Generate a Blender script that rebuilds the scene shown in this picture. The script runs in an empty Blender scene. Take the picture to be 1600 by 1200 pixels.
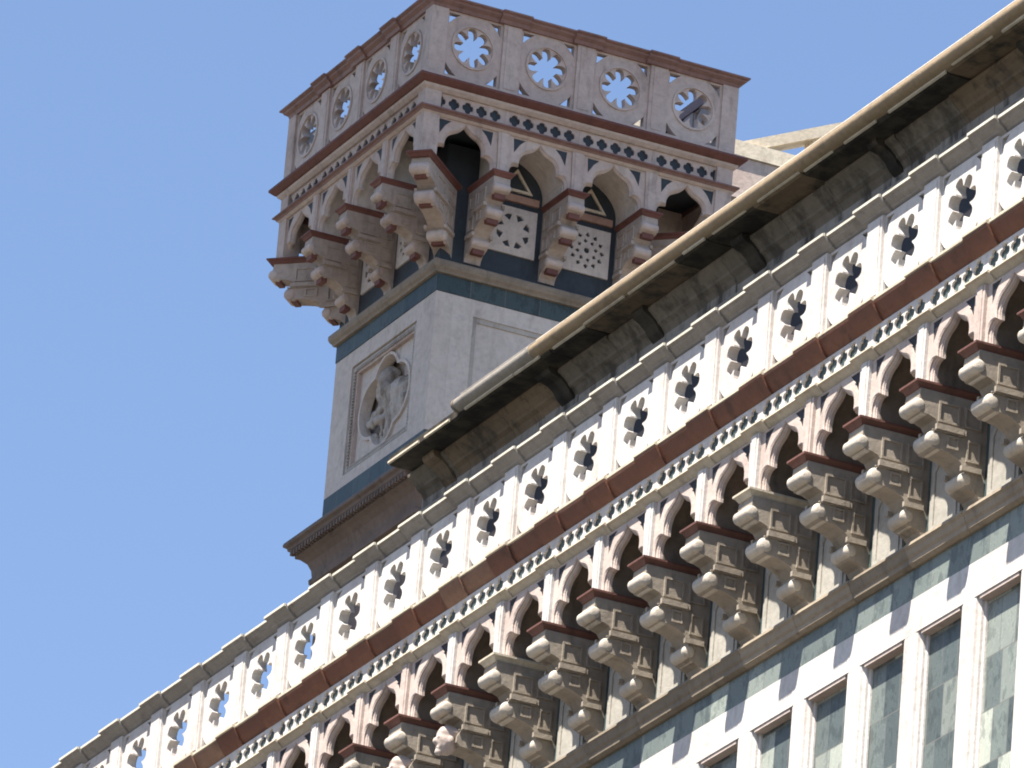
import bpy, bmesh, math, random
from mathutils import Vector, Matrix
from mathutils.geometry import tessellate_polygon
from mathutils import noise as mnoise
random.seed(7)
S = bpy.context.scene
R = math.radians
H = 39.85                      # height of the gallery coping above the piazza

# ------------------------------------------------------------------ camera
cam_d = bpy.data.cameras.new('camera'); cam = bpy.data.objects.new('camera', cam_d)
S.collection.objects.link(cam); S.camera = cam
cam_d.sensor_width = 36; cam_d.sensor_fit = 'HORIZONTAL'; cam_d.lens = 36*13584.36/1600
cam_d.clip_start = 1; cam_d.clip_end = 5000
yaw, pitch, roll = R(65.66), R(22.21), R(4.76)
fwd = Vector((-math.sin(yaw)*math.cos(pitch), math.cos(yaw)*math.cos(pitch), math.sin(pitch)))
rt = fwd.cross(Vector((0,0,1))).normalized(); up = rt.cross(fwd)
rt2 = rt*math.cos(roll)+up*math.sin(roll); up2 = up*math.cos(roll)-rt*math.sin(roll)
m = Matrix((rt2, up2, -fwd)).transposed().to_4x4()
m.translation = Vector((87.0909, -39.4888, H-38.2512))
cam.matrix_world = m

# ------------------------------------------------------------------ light
SUN_EL, SUN_AZ = R(62.5), R(21)          # azimuth from -Y towards +X
sdir = Vector((math.sin(SUN_AZ)*math.cos(SUN_EL), -math.cos(SUN_AZ)*math.cos(SUN_EL), math.sin(SUN_EL)))
w = bpy.data.worlds.new('World'); S.world = w; w.use_nodes = True
nt = w.node_tree; bg = nt.nodes['Background']
sky = nt.nodes.new('ShaderNodeTexSky'); sky.sky_type = 'NISHITA'; sky.sun_disc = False
sky.sun_elevation = SUN_EL; sky.sun_rotation = math.atan2(sdir.x, sdir.y)
sky.air_density = 1.0; sky.dust_density = 0.4; sky.ozone_density = 3.2
tint = nt.nodes.new('ShaderNodeMix'); tint.data_type='RGBA'; tint.blend_type='MULTIPLY'; tint.inputs[0].default_value=1; tint.inputs[7].default_value=(1.03,.985,1.0,1)
nt.links.new(sky.outputs[0], tint.inputs[6]); nt.links.new(tint.outputs[2], bg.inputs[0]); bg.inputs[1].default_value = 0.062
sun_d = bpy.data.lights.new('sun', 'SUN'); sun_d.energy = 5.0; sun_d.angle = R(0.5); sun_d.color = (1,.92,.81)
sun = bpy.data.objects.new('sun', sun_d); S.collection.objects.link(sun)
sun.rotation_euler = sdir.to_track_quat('Z','Y').to_euler()
S.view_settings.view_transform = 'Standard'; S.view_settings.look = 'None'
S.view_settings.exposure = 1.75; S.view_settings.gamma = 1
S.cycles.max_bounces = 8; S.cycles.diffuse_bounces = 5
S.cycles.pixel_filter_type = 'BLACKMAN_HARRIS'; S.cycles.filter_width = 1.9

# ------------------------------------------------------------------ materials
def node_mat(name, rough=.75):
    m = bpy.data.materials.new(name); m.use_nodes = True
    n = m.node_tree; b = n.nodes['Principled BSDF']; b.inputs['Roughness'].default_value = rough
    if 'Specular IOR Level' in b.inputs: b.inputs['Specular IOR Level'].default_value = .3
    return m, n, b
def ramp(n, stops, fac):
    r = n.nodes.new('ShaderNodeValToRGB'); e = r.color_ramp.elements
    e[0].position, e[0].color = stops[0][0], (*stops[0][1],1)
    e[1].position, e[1].color = stops[-1][0], (*stops[-1][1],1)
    for p,c in stops[1:-1]:
        k = e.new(p); k.color = (*c,1)
    n.links.new(fac, r.inputs[0]); return r.outputs[0]
def mixc(n, fac, a, b, mode='MIX'):
    x = n.nodes.new('ShaderNodeMix'); x.data_type='RGBA'; x.blend_type = mode
    for s,v in ((x.inputs[0],fac),(x.inputs[6],a),(x.inputs[7],b)):
        if isinstance(v,(int,float)): s.default_value = v
        elif isinstance(v,tuple): s.default_value = (*v,1)
        else: n.links.new(v,s)
    return x.outputs[2]
def noise(n, scale, detail=4, rough=.6, stretch=None):
    tc = n.nodes.new('ShaderNodeNewGeometry')
    src = tc.outputs['Position']
    if stretch:
        mp = n.nodes.new('ShaderNodeMapping'); mp.inputs['Scale'].default_value = stretch
        n.links.new(src, mp.inputs[0]); src = mp.outputs[0]
    t = n.nodes.new('ShaderNodeTexNoise'); t.inputs['Scale'].default_value = scale
    t.inputs['Detail'].default_value = detail; t.inputs['Roughness'].default_value = rough
    n.links.new(src, t.inputs['Vector']); return t.outputs[0]
def stone(name, light, tint, dark, stain=.5, rough=.75, rnd=.35, grime=.56):
    """aged stone: broad tone drift, per-piece variation, runny stains, fine grain"""
    m,n,b = node_mat(name, rough)
    oi = n.nodes.new('ShaderNodeObjectInfo')
    c = ramp(n, [(.35,light),(.65,tint)], noise(n,1.3,5))
    piece = ramp(n, [(0,tint),(1,light)], oi.outputs['Random'])
    c = mixc(n, rnd, c, piece)
    st = ramp(n, [(grime,(0,0,0)),(grime+.16,(1,1,1))], noise(n,2.2,6,.65,(1.6,1.6,.5)))
    sc = n.nodes.new('ShaderNodeMath'); sc.operation='MULTIPLY'; sc.inputs[1].default_value = stain
    n.links.new(st, sc.inputs[0])
    c = mixc(n, sc.outputs[0], c, dark)
    gr = ramp(n, [(.3,(.80,.795,.79)),(.5,(.98,.98,.98)),(.7,(1.09,1.09,1.09))], noise(n,9,7,.7))
    c = mixc(n, 1.0, c, gr, 'MULTIPLY')
    n.links.new(c, b.inputs['Base Color'])
    bp = n.nodes.new('ShaderNodeBump'); bp.inputs['Strength'].default_value=.35; bp.inputs['Distance'].default_value=.02
    n.links.new(noise(n,14,5,.7), bp.inputs['Height']); n.links.new(bp.outputs[0], b.inputs['Normal'])
    return m
def blocks(name, cols, size, mortar=(.12,.12,.11)):
    """marble laid in blocks, each with its own tone (object space, u along x, z up)"""
    m,n,b = node_mat(name,.5)
    tc = n.nodes.new('ShaderNodeTexCoord'); sep = n.nodes.new('ShaderNodeSeparateXYZ')
    n.links.new(tc.outputs['Object'], sep.inputs[0])
    def mth(op,a,bv=None):
        x=n.nodes.new('ShaderNodeMath'); x.operation=op
        for s,v in ((x.inputs[0],a),(x.inputs[1],bv)):
            if v is None: continue
            if isinstance(v,(int,float)): s.default_value=v
            else: n.links.new(v,s)
        return x.outputs[0]
    row = mth('FLOOR', mth('DIVIDE', sep.outputs['Z'], size[1]))
    wn = n.nodes.new('ShaderNodeTexWhiteNoise'); wn.noise_dimensions='1D'; n.links.new(row, wn.inputs['W'])
    ush = mth('ADD', mth('ADD', sep.outputs['X'], sep.outputs['Y']), mth('MULTIPLY', wn.outputs[0], size[0]))
    col = mth('FLOOR', mth('DIVIDE', ush, size[0]))
    oi = n.nodes.new('ShaderNodeObjectInfo')
    cb = n.nodes.new('ShaderNodeCombineXYZ'); n.links.new(col,cb.inputs[0]); n.links.new(row,cb.inputs[1])
    n.links.new(mth('MULTIPLY', oi.outputs['Random'], 91.7), cb.inputs[2])
    w2 = n.nodes.new('ShaderNodeTexWhiteNoise'); n.links.new(cb.outputs[0], w2.inputs['Vector'])
    st = [(i/(len(cols)-1), c) for i,c in enumerate(cols)]
    c = ramp(n, st, w2.outputs[0])
    vein = ramp(n, [(.40,(.70,.72,.72)),(.485,(1.0,1.0,1.0)),(.50,(1.5,1.5,1.45)),(.515,(1.0,1.0,1.0)),(.66,(1.18,1.17,1.14))], noise(n,7,9,.72,(1,1,.55)))
    c = mixc(n, 1.0, c, vein, 'MULTIPLY')
    fu = mth('FRACT', mth('DIVIDE', ush, size[0])); fz = mth('FRACT', mth('DIVIDE', sep.outputs['Z'], size[1]))
    j = mth('MAXIMUM', mth('LESS_THAN', fu, .012/size[0]*1.0), mth('LESS_THAN', fz, .012/size[1]))
    c = mixc(n, j, c, mortar)
    n.links.new(c, b.inputs['Base Color']); return m

M = {}
M['white'] = stone('white_marble', (.72,.70,.67),(.60,.55,.52),(.30,.27,.24), .45)
M['pink']  = stone('pale_pink_marble', (.55,.475,.42),(.45,.36,.315),(.21,.17,.14), .6)
M['scroll']= stone('worn_marble', (.62,.58,.51),(.50,.45,.39),(.22,.19,.16), .5)
M['vault'] = stone('shade_darkened_marble', (.15,.12,.095),(.095,.078,.062),(.04,.034,.028), .7)  # vault shade is put into this dark colour
M['redtop']= stone('dull_red_coping', (.27,.165,.14),(.19,.11,.095),(.09,.06,.052), .7, .5)
M['shaft'] = stone('smooth_white_marble', (.60,.545,.49),(.53,.475,.425),(.33,.29,.25), .55)
M['grey']  = stone('weathered_grey_marble', (.46,.43,.38),(.36,.33,.29),(.15,.13,.11), .6)
M['cream'] = stone('cream_limestone', (.66,.60,.48),(.55,.48,.37),(.24,.20,.15), .5)
M['red']   = stone('red_marble', (.27,.10,.075),(.17,.055,.045),(.07,.035,.03), .6, .6, .5)
M['redcap']= stone('dark_red_marble', (.19,.082,.065),(.125,.052,.043),(.06,.035,.03), .7, .6, .5)
M['redpale']=stone('faded_red_marble', (.42,.27,.20),(.32,.19,.14),(.14,.08,.06), .5, .6, .5)
M['brown'] = stone('brown_weathered_stone', (.30,.25,.19),(.21,.175,.135),(.09,.08,.065), .6)
M['brown2']= stone('pale_brown_stone', (.42,.35,.26),(.32,.26,.19),(.14,.115,.085), .6)
M['corbel']= stone('warm_grey_marble', (.52,.48,.42),(.42,.37,.31),(.17,.14,.11), .65)
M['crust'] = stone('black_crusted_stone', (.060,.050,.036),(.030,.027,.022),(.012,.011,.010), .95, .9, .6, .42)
M['ochre'] = stone('brown_stained_stone', (.17,.125,.08),(.10,.078,.055),(.03,.026,.022), .85, .8, .5, .48)
M['gutter']= stone('beige_painted_metal', (.26,.20,.13),(.20,.15,.095),(.11,.08,.055), .55, .5)
M['zinc_shade']  = stone('dull_metal_and_painted_shade', (.25,.23,.20),(.19,.175,.155),(.11,.10,.09), .5, .5)
M['dark']  = stone('dark_slate_and_painted_shade', (.045,.056,.066),(.028,.036,.044),(.016,.018,.02), .6, .5)
M['ndark'] = stone('painted_shade_stone', (.022,.022,.028),(.014,.014,.019),(.008,.008,.01), .6, .6)
M['wall']  = stone('stained_plaster', (.42,.40,.38),(.30,.285,.27),(.10,.09,.08), .8, .85)
M['roof']  = stone('terracotta_roof', (.40,.18,.10),(.30,.13,.08),(.15,.08,.06), .5)
M['pave']  = stone('grey_stone_paving', (.075,.066,.055),(.055,.048,.04),(.04,.036,.03), .4)
# the church wall's own marbles, darkened so its shade comes out deeper
M['nwhite'] = stone('shade_darkened_white_marble', (.50,.49,.475),(.43,.395,.375),(.22,.19,.165), .4)
M['npink']  = stone('shade_darkened_pink_marble', (.43,.37,.335),(.37,.30,.27),(.18,.145,.12), .45)
M['ngrey']  = stone('shade_darkened_grey_marble', (.235,.225,.21),(.185,.175,.165),(.085,.08,.074), .6)  # dark grey carries the shade under the coping
M['ncream'] = stone('darkened_limestone', (.47,.43,.345),(.38,.335,.265),(.18,.15,.115), .5)
M['nred']   = stone('shade_darkened_red_marble', (.15,.066,.042),(.10,.045,.032),(.035,.022,.017), .7, .6, .47)
M['nredpale']=stone('bleached_red_marble', (.23,.14,.095),(.155,.085,.062),(.07,.042,.032), .6, .6, .5)
M['nredcap']= stone('dark_red_marble_cap', (.14,.064,.05),(.09,.042,.034),(.04,.025,.02), .7, .6, .5)
M['ncorbel']= stone('shade_darkened_corbel_marble', (.295,.26,.215),(.22,.19,.155),(.08,.068,.055), .7)  # console shade put into a darker marble tone
M['nscroll']= stone('worn_corbel_marble', (.47,.43,.37),(.36,.32,.27),(.15,.13,.105), .5)
M['nbrown'] = stone('brown_cornice_stone', (.21,.175,.13),(.15,.125,.095),(.065,.055,.045), .6)
M['nbrown2']= stone('pale_cornice_stone', (.29,.245,.185),(.22,.18,.135),(.10,.08,.06), .6)
M['nslab']  = stone('dull_wall_slab', (.34,.325,.29),(.27,.255,.225),(.12,.11,.095), .5)
M['emould'] = stone('soot_streaked_moulding', (.15,.132,.11),(.10,.088,.072),(.035,.03,.026), .75, .85, .6, .47)
M['nlip']   = stone('painted_lit_edge', (.52,.50,.43),(.42,.40,.34),(.22,.2,.17), .4)
M['nwall']  = stone('stained_wall', (.25,.24,.225),(.17,.16,.15),(.04,.037,.034), .95, .85, .4, .48)
G = [(.05,.065,.068),(.078,.098,.098),(.12,.142,.134),(.20,.225,.205),(.31,.335,.295)]
M['tbase'] = stone('reddish_brown_base_stone', (.20,.155,.13),(.145,.112,.094),(.06,.05,.044), .65)
M['tcorbel']=stone('dusty_pink_beige_marble', (.46,.395,.34),(.36,.30,.255),(.15,.125,.10), .65)
M['figure']= stone('weathered_carving', (.50,.46,.41),(.38,.34,.30),(.14,.12,.10), .8, .8, .1, .46)
M['green'] = blocks('green_marble_blocks', [G[1],G[0],G[2],G[3],G[1],G[4],G[0]], (.34,.62))
M['greenband'] = blocks('green_marble_band', [G[1],G[2],G[1],G[3],G[2]], (.43,2.0))
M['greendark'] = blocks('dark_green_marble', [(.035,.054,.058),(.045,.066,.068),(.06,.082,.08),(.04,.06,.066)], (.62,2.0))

# ------------------------------------------------------------------ mesh helpers
class MB:
    def __init__(s): s.bm = bmesh.new(); s.smooth = False
    def face(s, vs):
        try: return s.bm.faces.new(vs)
        except ValueError: return None
    def box(s, x0,x1,y0,y1,z0,z1):
        v=[s.bm.verts.new(p) for p in ((x0,y0,z0),(x1,y0,z0),(x1,y1,z0),(x0,y1,z0),(x0,y0,z1),(x1,y0,z1),(x1,y1,z1),(x0,y1,z1))]
        for f in ((3,2,1,0),(4,5,6,7),(0,1,5,4),(1,2,6,5),(2,3,7,6),(3,0,4,7)): s.face([v[i] for i in f])
        return s
    def plate(s, outer, holes, v0, v1):
        """polygon with holes in the (u,z) plane given thickness v0..v1"""
        loops=[outer]+list(holes); pts=[p for l in loops for p in l]
        tris=tessellate_polygon([[Vector((p[0],p[1],0)) for p in l] for l in loops])
        a=[s.bm.verts.new((p[0],v0,p[1])) for p in pts]; b=[s.bm.verts.new((p[0],v1,p[1])) for p in pts]
        for t in tris:
            s.face([a[i] for i in t]); s.face([b[i] for i in reversed(t)])
        k=0
        for l in loops:
            n=len(l)
            for i in range(n):
                j=(i+1)%n; s.face([a[k+i],a[k+j],b[k+j],b[k+i]])
            k+=n
        return s
    def extrude_x(s, prof, x0, x1):
        """closed (v,z) profile extruded along x, ends capped"""
        a=[s.bm.verts.new((x0,p[0],p[1])) for p in prof]; b=[s.bm.verts.new((x1,p[0],p[1])) for p in prof]
        n=len(prof)
        for i in range(n):
            j=(i+1)%n; s.face([a[i],a[j],b[j],b[i]])
        for ring in (a,b):
            tr=tessellate_polygon([[Vector((p[0],p[1],0)) for p in prof]])
            for t in tr: s.face([ring[i] for i in t])
        return s
    def ring(s, half, prof):
        """square ring round the local z axis: profile points are (outward offset, z)"""
        cs=((-1,-1),(1,-1),(1,1),(-1,1)); R_=[]
        for sx,sy in cs: R_.append([s.bm.verts.new((sx*(half+o),sy*(half+o),z)) for o,z in prof])
        n=len(prof)
        for c in range(4):
            d=(c+1)%4
            for i in range(n):
                j=(i+1)%n; s.face([R_[c][i],R_[d][i],R_[d][j],R_[c][j]])
        return s
    def roll(s, y,z,r,x0,x1,seg=18,flat=1.0):
        """scroll: a cylinder along x with rounded ends"""
        rings=[]
        e=min(.03,r*.4)
        for x,k in ((x0,.55),(x0+e*.35,.86),(x0+e,1),(x1-e,1),(x1-e*.35,.86),(x1,.55)):
            rings.append([s.bm.verts.new((x,y+r*k*math.cos(2*math.pi*i/seg),z+r*k*flat*math.sin(2*math.pi*i/seg))) for i in range(seg)])
        for a,b in zip(rings,rings[1:]):
            for i in range(seg):
                j=(i+1)%seg; s.face([a[i],a[j],b[j],b[i]])
        s.face(rings[0]); s.face(rings[-1]); return s
    def tube(s, p, q, r, seg=16, cap=True):
        p=Vector(p); q=Vector(q); d=(q-p).normalized()
        a=d.orthogonal().normalized(); b=d.cross(a)
        A=[s.bm.verts.new(p+(a*math.cos(2*math.pi*i/seg)+b*math.sin(2*math.pi*i/seg))*r) for i in range(seg)]
        B=[s.bm.verts.new(q+(a*math.cos(2*math.pi*i/seg)+b*math.sin(2*math.pi*i/seg))*r) for i in range(seg)]
        for i in range(seg):
            j=(i+1)%seg; s.face([A[i],A[j],B[j],B[i]])
        if cap: s.face(A); s.face(B)
        return s
    def ball(s, c, r, seg=14, rings=9, jit=0):
        vs=[]
        for i in range(1,rings):
            t=math.pi*i/rings
            vs.append([s.bm.verts.new((c[0]+r[0]*math.sin(t)*math.cos(2*math.pi*j/seg)*(1+random.uniform(-jit,jit)),
                                       c[1]+r[1]*math.sin(t)*math.sin(2*math.pi*j/seg)*(1+random.uniform(-jit,jit)),
                                       c[2]+r[2]*math.cos(t)*(1+random.uniform(-jit,jit)))) for j in range(seg)])
        tp=s.bm.verts.new((c[0],c[1],c[2]+r[2])); bt=s.bm.verts.new((c[0],c[1],c[2]-r[2]))
        for j in range(seg):
            k=(j+1)%seg
            s.face([tp,vs[0][j],vs[0][k]]); s.face([bt,vs[-1][k],vs[-1][j]])
            for a,b in zip(vs,vs[1:]): s.face([a[j],b[j],b[k],a[k]])
        return s
    def fused(s, name, mat, vox=.022, fold=.012):
        me=s.mesh(name,mat,True); o=bpy.data.objects.new('tmp',me); S.collection.objects.link(o)
        md=o.modifiers.new('r','REMESH'); md.mode='VOXEL'; md.voxel_size=vox; md.use_smooth_shade=True
        dg=bpy.context.evaluated_depsgraph_get(); n=bpy.data.meshes.new_from_object(o.evaluated_get(dg)); n.name=name
        bpy.data.objects.remove(o)
        for v in n.vertices:      # weathered folds: ridges that run mostly downwards
            p=v.co; k=mnoise.noise(Vector((p.x*11,p.y*7,p.z*3.2)))*fold+mnoise.noise(p*16)*fold*.5
            v.co=p+v.normal*k
        if not n.materials: n.materials.append(mat)
        return n
    def mesh(s, name, mat, smooth=False):
        bmesh.ops.recalc_face_normals(s.bm, faces=s.bm.faces)
        me=bpy.data.meshes.new(name); s.bm.to_mesh(me); s.bm.free()
        me.materials.append(mat)
        if smooth:
            for p in me.polygons: p.use_smooth=True
            try: me.set_sharp_from_angle(angle=R(40))
            except Exception: pass
        return me
def link(name, mesh, parent=None, loc=(0,0,0), rz=0, scale=None):
    o=bpy.data.objects.new(name, mesh); S.collection.objects.link(o)
    o.parent=parent; o.location=loc; o.rotation_euler=(0,0,rz)
    if scale: o.scale=scale
    return o
def thing(name, label, cat, loc=(0,0,0), mesh=None):
    o=bpy.data.objects.new(name, mesh); S.collection.objects.link(o); o.location=loc
    o['label']=label; o['category']=cat; return o

# ------------------------------------------------------------------ gallery pieces (u = x along the wall, v = y into the wall, z from coping top)
def lobes(cu,cz,r0,r1,n,ph=0,seg=12):
    pts=[]
    for i in range(n*seg):
        t=2*math.pi*i/(n*seg)
        k=abs(math.sin(n*(t-ph)/2))
        r=r0+(r1-r0)*(1-(1-k)**1.9)
        pts.append((cu+r*math.cos(t), cz+r*math.sin(t)))
    return pts
def circle(cu,cz,r,n=40): return [(cu+r*math.cos(2*math.pi*i/n),cz+r*math.sin(2*math.pi*i/n)) for i in range(n)]

def panel_mesh(B, top, bot, mat, cz=None, nl=8, r0=.215, r1=.335, ring=.145, th=.29):
    c=(top+bot)/2-.02 if cz is None else cz
    mb=MB(); q=B/2; a=.17
    holes=[lobes(q,c,r0,r1,nl,math.pi/nl+.12)]
    e=.035
    for sx in (-1,1):
        for sz in (-1,1):
            U=q+sx*(B/2-a-e); Z=(top-e) if sz>0 else (bot+e+.03)
            h=min(.20,(top-bot)*.17)
            holes.append([(U,Z),(U-sx*h,Z),(U-sx*h*.62,Z-sz*h*.28),(U-sx*h*.28,Z-sz*h*.62),(U,Z-sz*h)])
    mb.plate([(a-.01,bot),(B-a+.01,bot),(B-a+.01,top),(a-.01,top)], holes, .17,th)
    if ring: mb.plate(circle(q,c,r1+.05), [circle(q,c,r1+.012)], ring,.169)      # raised ring
    return mb.mesh('parapet_panel', mat)
def stepped(mb, prof, B, back, half=.30, rec=.065, u0=0):
    """profile run over one bay, standing forward over the pilaster at u=u0"""
    g=.003
    sh=[(min(back,v+rec) if v<back-.001 else v, z) for v,z in prof]
    mb.extrude_x(prof, u0-half, u0+half)
    mb.extrude_x(sh, u0+half+g, u0+B-half-g)
COPING=[(0,-.004),(.0,-.034),(.03,-.040),(.045,-.065),(.105,-.105),(.115,-.122),(.165,-.16),(.34,-.16),(.34,.012)]
SILL=[(.0,-1.205),(.0,-1.235),(.03,-1.245),(.33,-1.245),(.33,-1.15),(.16,-1.15)]
TREDS=[(.0,-1.247),(.0,-1.285),(.05,-1.33),(.085,-1.36),(.33,-1.36),(.33,-1.247)]
TBED=[(.09,-1.362),(.10,-1.40),(.16,-1.45),(.33,-1.45),(.33,-1.362)]
TCOP=[(0,-.03),(.0,-.055),(.05,-.075),(.06,-.105),(.12,-.145),(.14,-.2),(.34,-.2),(.34,-.01)]
REDS=[(.012,-1.247),(.02,-1.27),(.075,-1.35),(.085,-1.365),(.16,-1.45),(.33,-1.45),(.33,-1.247)]
THIN=[(.17,-1.74),(.055,-1.765),(.052,-1.785),(.085,-1.80),(.16,-1.865),(.33,-1.865),(.33,-1.74)]
def frieze_mesh(B, mat, rr=.112, kk=.66):
    mb=MB(); holes=[]
    n=5; p=(B-.10)/n
    for i in range(n):
        cu=.05+p*(i+.5); cz=-1.59; r=rr
        holes.append(lobes(cu,cz,r*kk,r,4,math.pi/4,6))
    mb.plate([(0.002,-1.45),(B-.002,-1.45),(B-.002,-1.74),(0.002,-1.74)], holes, .17,.20)
    return mb.mesh('frieze_panel', mat)
def arc_pts(p, c, q, n=7):
    """quadratic curve p-q bulging to c"""
    return [((1-t)**2*p[0]+2*t*(1-t)*c[0]+t*t*q[0], (1-t)**2*p[1]+2*t*(1-t)*c[1]+t*t*q[1]) for t in [i/n for i in range(n)]]
def trefoil(B, e=0):
    """left half then mirrored: cusped pointed arch; e widens the opening"""
    L=[(.165-e,-2.57)]
    L+=arc_pts((.165-e,-2.49),(.165-e,-2.32+e*.9),(.33-e*.6,-2.335+e*.5),9)
    L+=arc_pts((.33-e*.6,-2.335+e*.5),(.315-e,-2.14+e*.8),(.47-e*.4,-2.075+e*.8),8)
    L+=arc_pts((.47-e*.4,-2.075+e*.8),(.595-e*.2,-2.025+e*.8),(B/2,-1.925+e*.7),6)
    Rr=[(B-u,z) for u,z in reversed(L)]
    return L+[(B/2,-1.925+e*.7)]+Rr
def arch_mesh(B, D, mat, deep=True):
    mb=MB()
    op=trefoil(B); 
    outer=[(0.002,-2.57)]+op+[(B-.002,-2.57),(B-.002,-1.866),(0.002,-1.866)]
    sp=[]
    for s in (0,1):
        tri=[(.185,-1.89),(.40,-1.89),(.30,-1.985),(.205,-2.14)]
        sp.append([(u if not s else B-u, z) for u,z in tri])
    steps=((.062,.165),(.036,.176),(.036,.192),(.012,.206),(.012,.214),(0,.222),(0,.262))
    rings=[[mb.bm.verts.new((u,v,z)) for u,z in trefoil(B,e)] for e,v in steps]
    for r0,r1 in zip(rings,rings[1:]):
        for i in range(len(r0)-1): mb.face([r0[i],r0[i+1],r1[i+1],r1[i]])
    for e,v,hs in ((.062,.165,sp),(0,.262,[])):
        o=[(0.002,-2.57)]+trefoil(B,e)+[(B-.002,-2.57),(B-.002,-1.866),(0.002,-1.866)]
        loops=[o]+hs; pts=[p for l in loops for p in l]
        vs=[mb.bm.verts.new((p[0],v,p[1])) for p in pts]
        for t in tessellate_polygon([[Vector((p[0],p[1],0)) for p in l] for l in loops]): mb.face([vs[i] for i in t])
        if hs:
            k=len(o)
            for l in hs:
                n=len(l); bk=[mb.bm.verts.new((p[0],v+.05,p[1])) for p in l]
                for i in range(n): mb.face([vs[k+i],vs[k+(i+1)%n],bk[(i+1)%n],bk[i]])
                for t in tessellate_polygon([[Vector((p[0],p[1],0)) for p in l]]): mb.face([bk[i] for i in t])
                k+=n
    bmesh.ops.remove_doubles(mb.bm, verts=mb.bm.verts, dist=.0004)
    return mb.mesh('arch_front', mat)
def spandrel_meshes(B, mat):  # dark plates paint the deep shade of pierced spandrels
    out=[]
    for s in (0,1):
        t=[(.19,-1.895),(.388,-1.895),(.297,-1.98),(.21,-2.125)]
        mb=MB(); mb.plate([(u if not s else B-u,z) for u,z in t],[],.172,.2145); out.append(mb.mesh('spandrel_shade',mat))
    return out
def vault_mesh(B, D, mat):
    mb=MB()
    L=[(.175,-2.57)]+arc_pts((.175,-2.42),(.21,-2.08),(B/2,-1.89),10)
    op=L+[(B/2,-1.89)]+[(B-u,z) for u,z in reversed(L)]
    mb.plate([(0.002,-2.57)]+op+[(B-.002,-2.57),(B-.002,-1.75),(0.002,-1.75)],[], .264, D)
    return mb.mesh('arch_vault', mat)
def pendant_mesh(mat, wid=.105):
    mb=MB()
    mb.plate([(-wid*.8,-2.565),(wid*.8,-2.565),(wid*.82,-2.35),(wid,-1.867),(-wid,-1.867),(-wid*.82,-2.35)],[], .125,.1645)
    mb.plate([(-.045,-2.565),(.045,-2.565),(.055,-1.867),(-.055,-1.867)],[], .115,.1249)
    return mb.mesh('pendant', mat)
def console_mesh(D, mat, hw=.168):
    """three tiered scroll bracket; D scales the reach"""
    k=D/.9
    P=[(.07,-2.66),(.06,-2.80),(.06,-2.90),(.10,-2.935),(.19,-2.945),(.27,-2.975),(.31,-3.04),(.27,-3.11),(.225,-3.19),(.225,-3.26),(.27,-3.305),
       (.37,-3.31),(.48,-3.33),(.59,-3.385),(.665,-3.47),(.645,-3.54),(.64,-3.62),(.685,-3.67),(.76,-3.70),(.82,-3.73),(.865,-3.79),(.88,-3.86),(.905,-3.86),(.905,-2.66)]
    P=[(a*k,b) for a,b in P]
    mb=MB(); mb.extrude_x(P,-hw,hw)
    for s in (-1,1):
        def bx(y0,y1,z0,z1,t):
            a,b=sorted((s*(hw-.002),s*(hw+t))); mb.box(a,b,y0*k,y1*k,z0,z1)
        for y0,y1,z0,z1 in ((.30,.56,-3.0,-2.76),(.62,.83,-3.0,-2.76),(.66,.83,-3.38,-3.13),(.42,.56,-3.28,-3.13)):
            # raised frame of a sunk panel
            bx(y0,y1,z1-.025,z1,.018); bx(y0,y1,z0,z0+.025,.018); bx(y0,y0+.022,z0+.025,z1-.025,.018); bx(y1-.022,y1,z0+.025,z1-.025,.018)
        bx(.27,.60,-3.10,-3.035,.045); bx(.60,.64,-3.10,-3.035,.030)
        bx(.60,.84,-3.50,-3.44,.045)
        bx(.235,.60,-3.115,-3.101,.022)
    return mb.mesh('console_body', mat)
ROLLS=[(.072,-2.85,.078),(.262,-3.21,.088),(.675,-3.585,.078)]
def scroll_mesh(i, D, mat, hw=.172, rs=1.0):
    y,z,r=ROLLS[i]; r*=rs; mb=MB(); mb.roll(y*D/.9,z,r,-hw-.01,hw+.01)
    # leaf curling down from the scroll
    mb.roll(y*D/.9+.075,z-.065,r*.55,-hw+.012,hw-.012,14)
    return mb.mesh('scroll', mat, True)
def head_mesh(mat):
    mb=MB(); mb.ball((0,.16,-3.24),(.125,.14,.165)); mb.ball((0,.02,-3.25),(.03,.04,.045)); mb.ball((0,.19,-3.14),(.145,.15,.11),jit=.05)
    mb.ball((-.05,.035,-3.20),(.022,.015,.015)); mb.ball((.05,.035,-3.20),(.022,.015,.015)); mb.ball((0,.045,-3.33),(.05,.02,.014)); mb.ball((0,.07,-3.38),(.05,.05,.04))
    for s in (-1,1): mb.ball((s*.125,.17,-3.24),(.02,.04,.05))
    return mb.fused('carved_head', mat, .016)
def abacus_mesh(D, mat, w=.205):
    mb=MB(); rings=[]
    for z,o in ((-2.575,.0),(-2.600,.0),(-2.622,.03),(-2.662,.055)):
        rings.append([mb.bm.verts.new(p) for p in ((-w+o,o,z),(w-o,o,z),(w-o,D+.004,z),(-w+o,D+.004,z))])
    for r0,r1 in zip(rings,rings[1:]):
        for i in range(4):
            j=(i+1)%4; mb.face([r0[i],r0[j],r1[j],r1[i]])
    mb.face(rings[0]); mb.face(rings[-1])
    return mb.mesh('abacus', mat)

# ------------------------------------------------------------------ the nave with its gallery
def vary(choices):
    return random.choice(choices)
def coping_mesh(B, mat):
    mb=MB(); stepped(mb, COPING, B, .34, .30, .045); return mb.mesh('coping_stone', mat)
def strip_mesh(name, prof, B, mat, half=.27, rec=.035):
    mb=MB(); stepped(mb, prof, B, .33, half, rec); return mb.mesh(name, mat)

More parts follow.
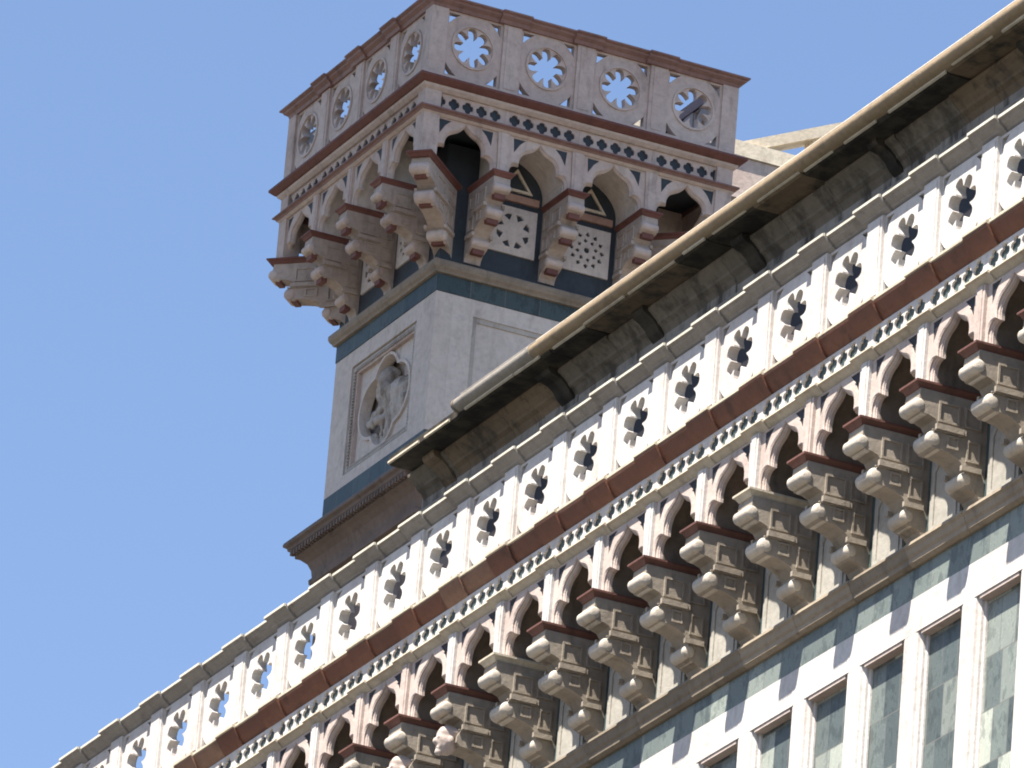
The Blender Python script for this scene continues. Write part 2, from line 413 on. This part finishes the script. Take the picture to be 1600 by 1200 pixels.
def build_nave():
    B, D = 1.30, .90
    root = thing('cathedral_nave','long sunlit marble church wall with roundel parapet, arcade on scroll brackets and a gutter','church')
    ks=list(range(-14,12))
    me={}
    me['cop']=[coping_mesh(B,M['ngrey'])]
    me['lip']=strip_mesh('coping_lit_lip',[(-.008,.006),(-.008,-.026),(.02,-.026),(.02,.012),(.345,.02),(.345,.014)][:4],B,M['nlip'],.302,.045)  # pale strip paints the sunlit rim of the coping
    me['sill']=strip_mesh('sill',SILL,B,M['ncream'])
    me['red']=[strip_mesh('string_course',REDS,B,M[c]) for c in ('nred','nred','nred','nred','nredpale')]
    me['thin']=strip_mesh('lower_string_course',THIN,B,M['ncream'],.25,.03)
    me['panel']=panel_mesh(B,-.16,-1.16,M['nwhite'],-.64,7,.165,.32,None,.30)
    mb=MB(); mb.box(-.175,.175,.13,.32,-1.15,-.16); mb.box(-.135,.135,.118,.1299,-1.10,-.20); me['pil']=mb.mesh('parapet_pilaster',M['nwhite'])
    me['frz']=frieze_mesh(B,M['nwhite'])
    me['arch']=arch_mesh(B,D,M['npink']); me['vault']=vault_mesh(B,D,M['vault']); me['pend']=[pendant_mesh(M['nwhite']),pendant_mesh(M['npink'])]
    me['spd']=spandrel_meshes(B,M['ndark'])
    me['con']=console_mesh(D,M['ncorbel']); me['aba']=[abacus_mesh(D,M['nredcap']),abacus_mesh(D,M['ncream'])]
    me['scr']=[scroll_mesh(i,D,M['nscroll']) for i in range(3)]; me['head']=head_mesh(M['npink'])
    mb=MB(); mb.box(.30,1.0,.868,.90,-3.86,-2.72); 
    mb.plate([(.36,-3.80),(.94,-3.80),(.94,-3.1),(.65,-2.78),(.36,-3.1)],[[(.42,-3.74),(.88,-3.74),(.88,-3.12),(.65,-2.88),(.42,-3.12)]],.852,.8679)
    me['slab']=mb.mesh('wall_slab',M['nslab'])
    CO=[(.90,-3.835),(.755,-3.865),(.745,-3.90),(.765,-3.925),(.79,-3.99),(.815,-4.02),(.82,-4.07),(.87,-4.10),(.94,-4.10),(.94,-3.835)]
    mb=MB(); mb.extrude_x(CO,.002,B-.002); me['cor']=[mb.mesh('cornice_stone',M['nbrown'])]
    mb=MB(); mb.extrude_x([(.90,-3.835),(.80,-3.853),(.75,-3.868),(.742,-3.905),(.77,-3.93),(.79,-3.99),(.815,-4.02),(.82,-4.07),(.87,-4.10),(.94,-4.10),(.94,-3.835)],.002,B-.002); me['cor'].append(mb.mesh('cornice_stone',M['nbrown2']))
    mb=MB(); mb.box(.001,B-.001,.90,1.0,-4.45,-4.095); me['gband']=mb.mesh('green_band_slab',M['greenband'])
    mb=MB(); mb.box(.001,B-.001,.893,1.0,-4.87,-4.451); me['wband']=mb.mesh('white_band_slab',M['nwhite'])
    mb=MB(); pts=[(-.125,.893),(.125,.893),(.13,.90),(.155,.90),(.165,.925),(.19,.955),(.195,.985),(.215,1.0),(.22,1.03)]
    pl=pts+[(-u,v) for u,v in reversed(pts[2:])]
    lo=[mb.bm.verts.new((u,v,-11)) for u,v in pl]; hi=[mb.bm.verts.new((u,v,-4.873)) for u,v in pl]
    for i in range(len(pl)): mb.face([lo[i],lo[(i+1)%len(pl)],hi[(i+1)%len(pl)],hi[i]])
    mb.face(hi); mb.face(lo); me['lpil']=mb.mesh('wall_pilaster',M['nwhite'])
    mb=MB(); mb.box(.1755,B-.1755,1.02,1.10,-11,-4.872); me['lpan']=mb.mesh('green_wall_panel',M['green'])
    mb=MB(); mb.box(.222,B-.222,.905,1.0195,-4.912,-4.8735); me['lint']=mb.mesh('panel_head_strip',M['npink'])
    hd=(-3,-2)
    for k in ks:
        x=1.0+B*k; at=lambda n,m_,dx=0,dy=0,dz=0,p=root: link(n,m_,p,(x+dx,dy,H+dz))
        j=lambda a: random.uniform(-a,a)
        q_=at('coping_stone',me['cop'][0],0,j(.008),j(.006)); link('coping_lit_lip',me['lip'],q_)
        at('sill',me['sill'],0,j(.004),0)
        at('string_course',vary(me['red']),0,j(.008),j(.004))
        at('lower_string_course',me['thin'],0,j(.003),0)
        at('parapet_panel',me['panel']); at('parapet_pilaster',me['pil'])
        at('frieze_panel',me['frz']); q_=at('arch_front',me['arch']); [link('spandrel_shade',m_,q_) for m_ in me['spd']]; at('arch_vault',me['vault'])
        at('pendant',vary(me['pend']))
        c=at('console',me['con'],j(.008),0,0); c.rotation_euler=(0,0,j(.012))
        a=link('abacus',me['aba'][1] if k in (4,-1) else me['aba'][0],c)
        for i in range(3):
            if k in hd and i==1: link('carved_head',me['head'],c)
            else: link('scroll',me['scr'][i],c,(j(.006),j(.006),j(.008)))
        at('wall_slab',me['slab']); at('cornice_stone',me['cor'][0 if random.random()<.75 else 1],0,j(.006),j(.005))
        at('green_band_slab',me['gband']); at('white_band_slab',me['wband'])
        at('wall_pilaster',me['lpil']); at('green_wall_panel',me['lpan']); at('panel_head_strip',me['lint'])
    x0=1.0+B*ks[0]; x1=x0+B*len(ks)
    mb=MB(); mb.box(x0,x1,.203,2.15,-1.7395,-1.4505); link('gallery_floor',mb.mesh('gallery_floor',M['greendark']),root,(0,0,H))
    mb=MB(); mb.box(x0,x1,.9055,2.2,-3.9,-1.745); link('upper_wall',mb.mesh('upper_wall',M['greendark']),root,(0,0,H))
    mb=MB(); mb.box(x0,x1,1.11,14,-H,-3.905); mb.box(x0,x1,.95,1.10,-H,-11.01); link('wall_core',mb.mesh('wall_core',M['shaft']),root,(0,0,H))
    # clerestory wall behind the walkway, eaves and gutter
    ex0=-7.35; ex1=x1+1
    mb=MB(); mb.box(ex0-.15,ex1,2.20,9,1.93,2.52); link('clerestory_wall',mb.mesh('clerestory_wall',M['nwall']),root,(0,0,H))
    mb=MB(); mb.box(ex0-.15,ex1,2.215,9,-1.45,1.929); link('clerestory_shade_wall',mb.mesh('clerestory_shade_wall',M['ndark']),root,(0,0,H))  # lower wall colour holds the shade seen through the roundels
    # courses of the wall head just under the eaves
    x=ex0-.15
    while x<ex1:
        L=random.uniform(.7,1.4); mb=MB(); mb.box(x+.006,x+L-.006,2.185-random.uniform(0,.012),2.1999,1.96,2.40); link('wall_head_stone',mb.mesh('wall_head_stone',M['nwall']),root,(0,0,H)); x+=L
    x=ex0; n=0
    while x<ex1:
        L=random.uniform(.75,1.7); f=1.60+random.uniform(-.02,.02); z=2.53+random.uniform(-.012,.012)
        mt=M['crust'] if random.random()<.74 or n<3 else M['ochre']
        mb=MB(); mb.extrude_x([(f,z+.12),(f,z+.02),(f+.035,z),(2.2,z),(2.2,z+.12)],x+.005,x+L-.005)
        sl=link('eave_slab',mb.mesh('eave_slab',mt),root,(0,0,H))
        # pale lip: sunlight on the slab's front edge put into the colour
        a=x+.01+random.uniform(0,.25)*(random.random()<.5); b_=x+L-.01-random.uniform(0,.3)*(random.random()<.5)
        mb=MB(); mb.extrude_x([(f-.022,z+.05),(f-.024,z+.022),(f-.001,z+.012),(f-.001,z+.06)],a,b_); link('lit_lip',mb.mesh('lit_lip',M['ncream']),sl)
        x+=L; n+=1
    x=ex0+.55
    while x<ex1:
        w_=random.uniform(.22,.36); y1=random.uniform(1.78,1.86)
        mb=MB(); mb.extrude_x([(y1,2.528),(y1,2.49),(y1+.03,2.45),(1.96,2.41),(2.04,2.345),(2.10,2.26),(2.19,2.18),(2.19,2.528)],x,x+w_)
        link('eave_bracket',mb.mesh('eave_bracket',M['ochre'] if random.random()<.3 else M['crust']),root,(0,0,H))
        x+=random.uniform(2.2,3.6)
    x=ex0-.1
    while x<ex1:
        L=random.uniform(.9,1.9); d_=random.uniform(-.012,.012)
        mb=MB(); mb.extrude_x([(1.92+d_,2.515),(1.925+d_,2.475),(1.99,2.43),(2.06,2.365),(2.075,2.335),(2.13,2.30),(2.17,2.24),(2.199,2.17),(2.199,2.515)],x+.004,x+L-.004)
        link('eave_moulding',mb.mesh('eave_moulding',M[random.choice(('emould','emould','emould','ochre'))]),root,(0,0,H)); x+=L
    mb=MB(); mb.extrude_x([(2.10,2.02),(2.12,1.99),(2.17,1.95),(2.184,1.95),(2.184,2.06),(2.12,2.06)],ex0-.1,ex1); link('wall_moulding',mb.mesh('wall_moulding',M['ngrey']),root,(0,0,H))
    # gutter: closed half-round front with a bead, lengths joined by collars
    gx=-5.25; first=True
    while gx<ex1:
        L=2.15 if first else 24  # first length gets darker metal: its shade put into the colour
        mb=MB(); P=[]
        for i in range(13):
            t=math.pi*(.50+ i/12*1.0); P.append((1.62+.14*math.cos(t), 2.665+.10*math.sin(t)))
        P=[(1.66,2.765)]+P+[(1.66,2.565)]
        mb.extrude_x(P,gx,gx+L-.004)
        g=link('gutter',mb.mesh('gutter',M['zinc_shade'] if first else M['gutter'],True),root,(0,0,H))
        mb=MB(); mb.tube((gx,1.60,2.808),(gx+L-.004,1.60,2.808),.022); link('gutter_bead',mb.mesh('gutter_bead',M['zinc_shade'] if first else M['ncream'],True),g)
        mb=MB(); P2=[(1.62+.15*math.cos(math.pi*(.5+i/12)), 2.665+.11*math.sin(math.pi*(.5+i/12))) for i in range(13)]
        mb.extrude_x(P2+[(1.625,2.57)],gx+L-.05,gx+L+.02); link('gutter_collar',mb.mesh('gutter_collar',M['zinc_shade']),g)
        if first:
            mb=MB(); mb.extrude_x([(1.62+.147*math.cos(math.pi*(.5+i/12)), 2.665+.107*math.sin(math.pi*(.5+i/12))) for i in range(13)],gx-.03,gx+.02); link('gutter_end_cap',mb.mesh('gutter_end_cap',M['nbrown']),g)
        gx+=L; first=False
    mb=MB(); mb.extrude_x([(1.665,2.66),(1.665,2.79),(1.70,2.81),(9,5.2),(9,2.66)],-5.2,ex1); link('roof',mb.mesh('roof',M['roof']),root,(0,0,H))
    return root
build_nave()

# ------------------------------------------------------------------ the corner turret
def build_turret():
    B, D = 1.33, 1.0
    LIFT=.13; cx,cy,cz=-30.2584-1.9, 12.1373+1.9, 15.561+4.36+LIFT       # nave-coordinate zero of its crown
    Z=H+cz
    root=thing('marble_turret','square shaded stone turret with pierced red-edged parapet on brackets above a carved niche','turret',(cx,cy,0))
    def at(n,me,u,v,dz,ang,parent=root,rz=0,scale=None):
        # u along the face, v into the wall from the crown's front plane (2.9 m out from the axis)
        y=-2.9+v; c,s_=math.cos(ang),math.sin(ang)
        return link(n,me,parent,(u*c-y*s_, u*s_+y*c, Z+dz),ang+rz,scale)
    TOP=.02
    me={}
    me['panel']=panel_mesh(B,TOP,-1.16,M['pink'],-.53,8,.165,.335)
    mb=MB(); mb.box(-.16,.16,.13,.31,-1.15,TOP); me['pil']=mb.mesh('parapet_pilaster',M['pink'])
    mb=MB(); mb.box(-.10,.10,.12,.1299,-1.1,TOP-.02); me['pil2']=mb.mesh('pilaster_strip',M['pink'])
    me['frz']=frieze_mesh(B,M['pink'],.098,.74); me['arch']=arch_mesh(B,D,M['pink']); me['vault']=vault_mesh(B,D,M['shaft'])
    me['spd']=spandrel_meshes(B,M['dark'])
    me['pend']=pendant_mesh(M['pink']); me['con']=console_mesh(D,M['tcorbel'],.145); me['aba']=abacus_mesh(D,M['redcap'],.20)
    me['scr']=[scroll_mesh(i,D,M['pink'],.145,.9) for i in range(3)]
    me['inl']=[]
    for y,z,r in ROLLS:
        mb=MB(); mb.box(-.10,.10,(y+.03)*D/.9-.01,(y+.03)*D/.9+.09,z-.175,z-.09); me['inl'].append(mb.mesh('red_inlay',M['redcap']))
    me['inlC']=[]
    for y,z,r in ROLLS:
        mb=MB(); mb.box(-.10,.10,y*1.667+.03,y*1.667+.13,z-.14,z-.06); me['inlC'].append(mb.mesh('red_inlay',M['redcap']))
    DC=1.50; me['conC']=console_mesh(DC,M['tcorbel'],.15); me['abaC']=abacus_mesh(DC,M['redcap'],.22); me['scrC']=[scroll_mesh(i,DC,M['pink'],.155,1.2) for i in range(3)]
    for f in range(4):
        ang=f*math.pi/2
        for i in range(4):
            u=-2.66+B*i
            at('parapet_panel',me['panel'],u,0,0,ang); at('frieze_panel',me['frz'],u,0,0,ang)
            q_=at('arch_front',me['arch'],u,0,0,ang); [link('spandrel_shade',m_,q_) for m_ in me['spd']]
            if 0<i<3: at('arch_vault',me['vault'],u,0,0,ang)
            if i>0:
                p=at('parapet_pilaster',me['pil'],u,0,0,ang); link('pilaster_strip',me['pil2'],p)
                at('pendant',me['pend'],u,0,0,ang)
                c=at('console',me['con'],u,0,0,ang); link('abacus',me['aba'],c); [link('red_inlay',q_,c) for q_ in me['inl']]
                for q in me['scr']: link('scroll',q,c)
        # diagonal bracket under the corner
        a2=ang+math.pi/4
        c=link('console',me['conC'],root,(math.sin(a2)*2.83*1.414,-math.cos(a2)*2.83*1.414,Z),a2)
        link('abacus',me['abaC'],c)
        for q in me['scrC']: link('scroll',q,c)
        for q in me['inlC']: link('red_inlay',q,c)
        mb=MB(); mb.box(2.49,2.775,-2.775,-2.49,-2.57,TOP-.001); 
        link('corner_post',mb.mesh('corner_post',M['pink']),root,(0,0,Z),ang)
        # wall under the arcade: pale pierced slab, red stripe, triangle in the tympanum
        for i in (1,2):
            u=-2.66+B*i+B/2
            mb=MB(); h=.41; zc=-3.11
            holes=[]
            if i==1:
                for q in range(8):
                    t=2*math.pi*q/8+.39; 
                    holes.append([(u+.29*math.cos(t-.27),zc+.29*math.sin(t-.27)),(u+.31*math.cos(t),zc+.31*math.sin(t)),(u+.29*math.cos(t+.27),zc+.29*math.sin(t+.27)),(u+.185*math.cos(t),zc+.185*math.sin(t))])
            else:
                for rr,n_,w_,o_ in ((.28,12,.045,0),(.17,8,.04,.2)):
                    for q in range(n_):
                        t=2*math.pi*q/n_+o_
                        holes.append([(u+rr*math.cos(t)+w_*math.cos(t+e),zc+rr*math.sin(t)+w_*math.sin(t+e)*1.0) for e in (0,1.9,3.14,4.4)])
                holes.append(circle(u,zc,.05,10))
            mb.plate([(u-h,zc-h),(u+h,zc-h),(u+h,zc+h),(u-h,zc+h)],holes,.965,.999)
            at('rosette_panel',mb.mesh('rosette_panel',M['shaft']),0,0,0,ang)
            mb=MB(); mb.box(u-.42,u+.42,.95,.999,-2.60,-2.48); at('red_stripe',mb.mesh('red_stripe',M['redpale']),0,0,0,ang)
            mb=MB(); mb.plate([(u-.30,-2.42),(u+.30,-2.42),(u,-2.02)],[[(u-.22,-2.375),(u+.22,-2.375),(u,-2.09)]],.965,.999)
            at('triangle_frame',mb.mesh('triangle_frame',M['cream']),0,0,0,ang)
    # rings that run round the crown
    def rg(n,prof,mat,out,dz=0):
        mb=MB(); mb.ring(1.9,[(out-v,z) for v,z in prof]); return link(n,mb.mesh(n,mat),root,(0,0,Z+dz))
    rg('coping',TCOP,M['redtop'],1.01,.22)
    cb=MB(); cb.extrude_x([(v-.002,z+(.004 if z>-.1 else -.004)) for v,z in TCOP],-.26,.26); cbm=cb.mesh('coping_block',M['redtop'])
    for f in range(4):
        for i in range(1,4): at('coping_block',cbm,-2.66+B*i,-.05,.22,f*math.pi/2)
    rg('sill',SILL,M['pink'],1.0); rg('string_course',TREDS,M['redcap'],1.05); rg('bed_moulding',TBED,M['pink'],1.03); rg('lower_string_course',[(.17,-1.74),(.06,-1.755),(.055,-1.78),(.10,-1.80),(.12,-1.83),(.33,-1.83),(.33,-1.74)],M['redtop'],1.03); rg('lower_bed_moulding',[(.12,-1.832),(.165,-1.866),(.33,-1.866),(.33,-1.832)],M['pink'],1.03)
    mb=MB(); mb.box(-2.695,2.695,-2.695,2.695,-1.739,-1.4515); link('terrace_floor',mb.mesh('terrace_floor',M['dark']),root,(0,0,Z))
    # shaft, from the top band down (local z of the shaft corner: crown z + 4.36)
    T=-4.36-LIFT
    def box(n,h0,z0,z1,mat):
        mb=MB(); mb.box(-h0,h0,-h0,h0,T+z0,T+z1); return link(n,mb.mesh(n,mat),root,(0,0,Z))
    box('upper_shaft',1.9,.041,2.62,M['dark'])
    mb=MB()
    for s in range(4): pass
    mb.ring(1.9,[(.001,T+.045),(.012,T+.045),(.012,T+.36),(.001,T+.36)]); link('green_band',mb.mesh('green_band',M['greendark']),root,(0,0,Z))
    mb=MB(); mb.ring(1.9,[(0,T+.34),(.06,T+.345),(.075,T+.38),(.11,T+.42),(.13,T+.47),(.13,T+.53),(.09,T+.56),(0,T+.58)]); link('shaft_cornice',mb.mesh('shaft_cornice',M['brown']),root,(0,0,Z))
    box('shaft_core',1.53,-2.36,.04,M['shaft'])
    box('lower_green_band',1.9,-3.1,-2.361,M['greendark'])
    def rect(w,z0,z1): return [(-w,z0),(w,z0),(w,z1),(-w,z1)]
    FIG=None; a,b=T-2.16,T-.25
    for f in range(4):
        ang=f*math.pi/2; W=1.9 if f%2==0 else 1.599
        mb=MB(); mb.plate(rect(W,T-2.36,T+.04),[rect(1.22,a,b)],1.0,1.299); at('white_facing',mb.mesh('white_facing',M['shaft']),0,0,0,ang)
        if f%2==0:
            mb=MB(); mb.plate(rect(1.2195,a+.0005,b-.0005),[rect(1.06,a+.15,b-.15)],1.05,1.28)
            fr=at('niche_frame',mb.mesh('niche_frame',M['pink']),0,0,0,ang)
            def teeth(w_,z0,z1,d,nu,nz):
                P=[]
                for n_,fn in ((nu,lambda t,e:(-w_+2*w_*t,z0+e)),(nz,lambda t,e:(w_-e,z0+(z1-z0)*t)),(nu,lambda t,e:(w_-2*w_*t,z1-e)),(nz,lambda t,e:(-w_+e,z1-(z1-z0)*t))):
                    for q in range(n_):
                        if 0<q<n_-1: P+=[fn(q/n_,0),fn((q+.5)/n_,0),fn((q+.5)/n_,d),fn((q+1)/n_,d)]
                return P
            mb=MB(); mb.plate(rect(1.19,a+.03,b-.03),[teeth(1.155,a+.065,b-.065,.045,40,32)],1.02,1.0499)
            link('frame_beading',mb.mesh('frame_beading',M['grey']),fr)
            zc=(a+b)/2
            def quat(g):
                pts=[]
                for q in range(96):
                    t=2*math.pi*q/96; best=0
                    for (ux,uz,rr) in ((.42,.0,.49),(-.42,.0,.49),(0,.34,.43),(0,-.34,.43)):
                        rr+=g; bq=ux*math.cos(t)+uz*math.sin(t); cq=ux*ux+uz*uz-rr*rr; d_=bq*bq-cq
                        if d_>0: best=max(best,bq+math.sqrt(d_))
                    pts.append((best*math.cos(t)*1.02,zc+best*math.sin(t)))
                return pts
            mb=MB(); mb.plate(rect(1.0595,a+.1505,b-.1505),[quat(0)],1.12,1.27); mb.plate(quat(.05),[quat(-.0)],1.075,1.1199)
            at('lobed_niche',mb.mesh('lobed_niche',M['shaft']),0,0,0,ang)
            # carved half-length figure standing out of the niche
            mb=MB()
            mb.ball((.24,1.34,zc-.22),(.36,.24,.56),22,16); mb.ball((.16,1.28,zc+.10),(.40,.20,.24),18,12)
            mb.ball((-.10,1.20,zc+.40),(.15,.15,.19),16,12); mb.ball((-.10,1.05,zc+.38),(.03,.04,.05)); mb.ball((-.02,1.16,zc+.22),(.12,.12,.14))
            mb.ball((-.16,1.26,zc+.47),(.23,.16,.19),16,12,.09); mb.ball((-.32,1.28,zc+.36),(.14,.12,.24),12,10,.12)
            mb.tube((-.14,1.24,zc+.10),(-.42,1.20,zc-.16),.085,12); mb.ball((-.42,1.20,zc-.16),(.095,.095,.095)); mb.tube((-.42,1.20,zc-.16),(-.12,1.10,zc-.26),.07,12); mb.ball((-.10,1.09,zc-.26),(.08,.07,.07))
            for q in range(6): mb.tube((-.02+.11*q,1.13+.02*(q%2),zc+.05-.03*q),(-.16+.13*q,1.17,zc-.72),.03,8)
            mb.ball((-.44,1.30,zc-.48),(.15,.12,.20),12,9,.14); mb.ball((-.14,1.32,zc-.62),(.22,.14,.14),12,9,.12)
            mb.box(-.3,.5,1.33,1.365,zc-.7,zc+.4)
            for v_ in mb.bm.verts: v_.co.x=(v_.co.x-.04)*1.5; v_.co.z=zc+(v_.co.z-zc)*1.05; v_.co.y=1.09+(v_.co.y-1.05)*.85
            FIG=FIG or mb.fused('carved_figure',M['figure'],.026,.045)
            at('carved_figure',FIG,0,0,0,ang)
        else:
            mb=MB(); mb.plate(rect(1.2195,a+.0005,b-.0005),[rect(1.14,a+.08,b-.08)],1.02,1.28); fr=at('panel_frame',mb.mesh('panel_frame',M['grey']),0,0,0,ang)
            mb=MB(); mb.plate(rect(1.1395,a+.0805,b-.0805),[],1.045,1.28); at('inset_panel',mb.mesh('inset_panel',M['shaft']),0,0,0,ang)
    # base cornice with dentils, then the plain shaft down to the ground
    mb=MB(); mb.ring(1.9,[(0,T-3.04),(.44,T-3.09),(.455,T-3.12),(.45,T-3.16),(.40,T-3.19),(.385,T-3.24),(.30,T-3.26),(.29,T-3.36),(.22,T-3.40),(.13,T-3.48),(.075,T-3.60),(.06,T-3.72),(.10,T-3.76),(.09,T-3.84),(0,T-3.86)])
    link('base_cornice',mb.mesh('base_cornice',M['tbase']),root,(0,0,Z))
    n_=40; P=[(-2.2,T-3.25)]
    for q in range(n_):
        u=-2.2+4.4*q/n_; w_=4.4/n_
        P+=[(u,T-3.335),(u+w_*.55,T-3.335),(u+w_*.55,T-3.262),(u+w_,T-3.262)]
    P+=[(2.2,T-3.25)]
    for f in range(4):
        mb=MB(); mb.plate(P[:-2]+[(2.2,T-3.25)],[],.62,.69); at('dentil_course',mb.mesh('dentil_course',M['tbase']),0,0,0,f*math.pi/2)
    mb=MB(); mb.box(-1.88,1.88,-1.88,1.88,-Z,T-3.101); link('lower_shaft',mb.mesh('lower_shaft',M['tbase']),root,(0,0,Z))
    return root
build_turret()

# ------------------------------------------------------------------ distant gable frame behind the turret
def build_gable():
    X=-45.0; root=thing('gable_frame','pale sunlit open stone gable beam seen between the turret and the gutter','gable',(X,25.5,0))
    Z0=H
    def beam(n,p,q,h,d,mat):
        # p,q: (y,z) of the upper edge; beam hangs h below and is d thick in x
        mb=MB(); mb.plate([(p[0],p[1]),(q[0],q[1]),(q[0],q[1]-h),(p[0],p[1]-h)],[],-d/2,d/2)
        me=mb.mesh(n,mat)
        for v in me.vertices: v.co=Vector((v.co.y, v.co.x-25.5, v.co.z+Z0))
        me.flip_normals()
        return link(n,me,root)
    beam('raking_beam',(22.5,25.87),(29.5,29.08),.22,.5,M['cream'])
    beam('tie_beam',(22.0,26.72),(30.5,26.72),.30,.6,M['cream'])
    beam('post',(25.86,27.3),(26.15,27.5),.85,.3,M['cream'])
    beam('post',(28.9,28.6),(29.2,28.8),2.2,.3,M['cream'])
    mb=MB(); mb.box(-2.5,-.35,-4.5,6.5,0,Z0+26.3); link('wall',mb.mesh('wall',M['wall']),root)
    mb=MB(); mb.box(-.349,.25,-4.4,6.4,Z0+25.6,Z0+26.41); link('cornice',mb.mesh('cornice',M['pink']),root)
    return root
build_gable()

# ------------------------------------------------------------------ tower added out of view to cast the turret's shade
def build_shade_tower():
    a=SUN_AZ; tx,ty=-32.16,14.04; L=20.8
    root=thing('added_shade_tower','tall square banded marble tower added out of view to cast shade on the turret','shade tower',(tx+L*math.sin(a),ty-L*math.cos(a),0)); root.rotation_euler=(0,0,a)
    h=4.3; top=H+63.5
    mb=MB(); mb.box(-h,h,-h,h,0,top); link('shaft',mb.mesh('shaft',M['shaft']),root)  # body of the added shade tower
    for z in range(10,int(top),13):
        mb=MB(); mb.ring(h,[(0,z),(.25,z+.05),(.3,z+.4),(0,z+.6)]); link('string_course',mb.mesh('string_course',M['red']),root)
        mb=MB(); mb.ring(h,[(0.001,z+1.2),(.03,z+1.2),(.03,z+2.0),(.001,z+2.0)]); link('green_band',mb.mesh('green_band',M['greendark']),root)
        if z<top-13:
            for f in range(4):
                for s_ in (-1.7,1.7):
                    mb=MB(); o=[(s_-.8,z+4),(s_+.8,z+4),(s_+.8,z+8),(s_,z+9.2),(s_-.8,z+8)]; i_=[(s_-.6,z+4.2),(s_+.6,z+4.2),(s_+.6,z+7.9),(s_,z+8.9),(s_-.6,z+7.9)]
                    mb.plate(o,[i_],-h-.15,-h+.01); wn=link('window_frame',mb.mesh('window_frame',M['white']),root,(0,0,0),f*math.pi/2)
                    mb=MB(); mb.plate(i_,[],-h-.03,-h+.01); link('window_opening',mb.mesh('window_opening',M['dark']),wn)
    mb=MB(); mb.ring(h,[(0,top-2.2),(.7,top-1.2),(.8,top-.8),(.8,top),(0,top)]); link('cornice',mb.mesh('cornice',M['white']),root)
build_shade_tower()

# ------------------------------------------------------------------ the piazza
mb=MB(); mb.box(-1500,1500,-1500,1500,-1,0)
g=link('ground',mb.mesh('ground',M['pave'])); g['kind']='structure'
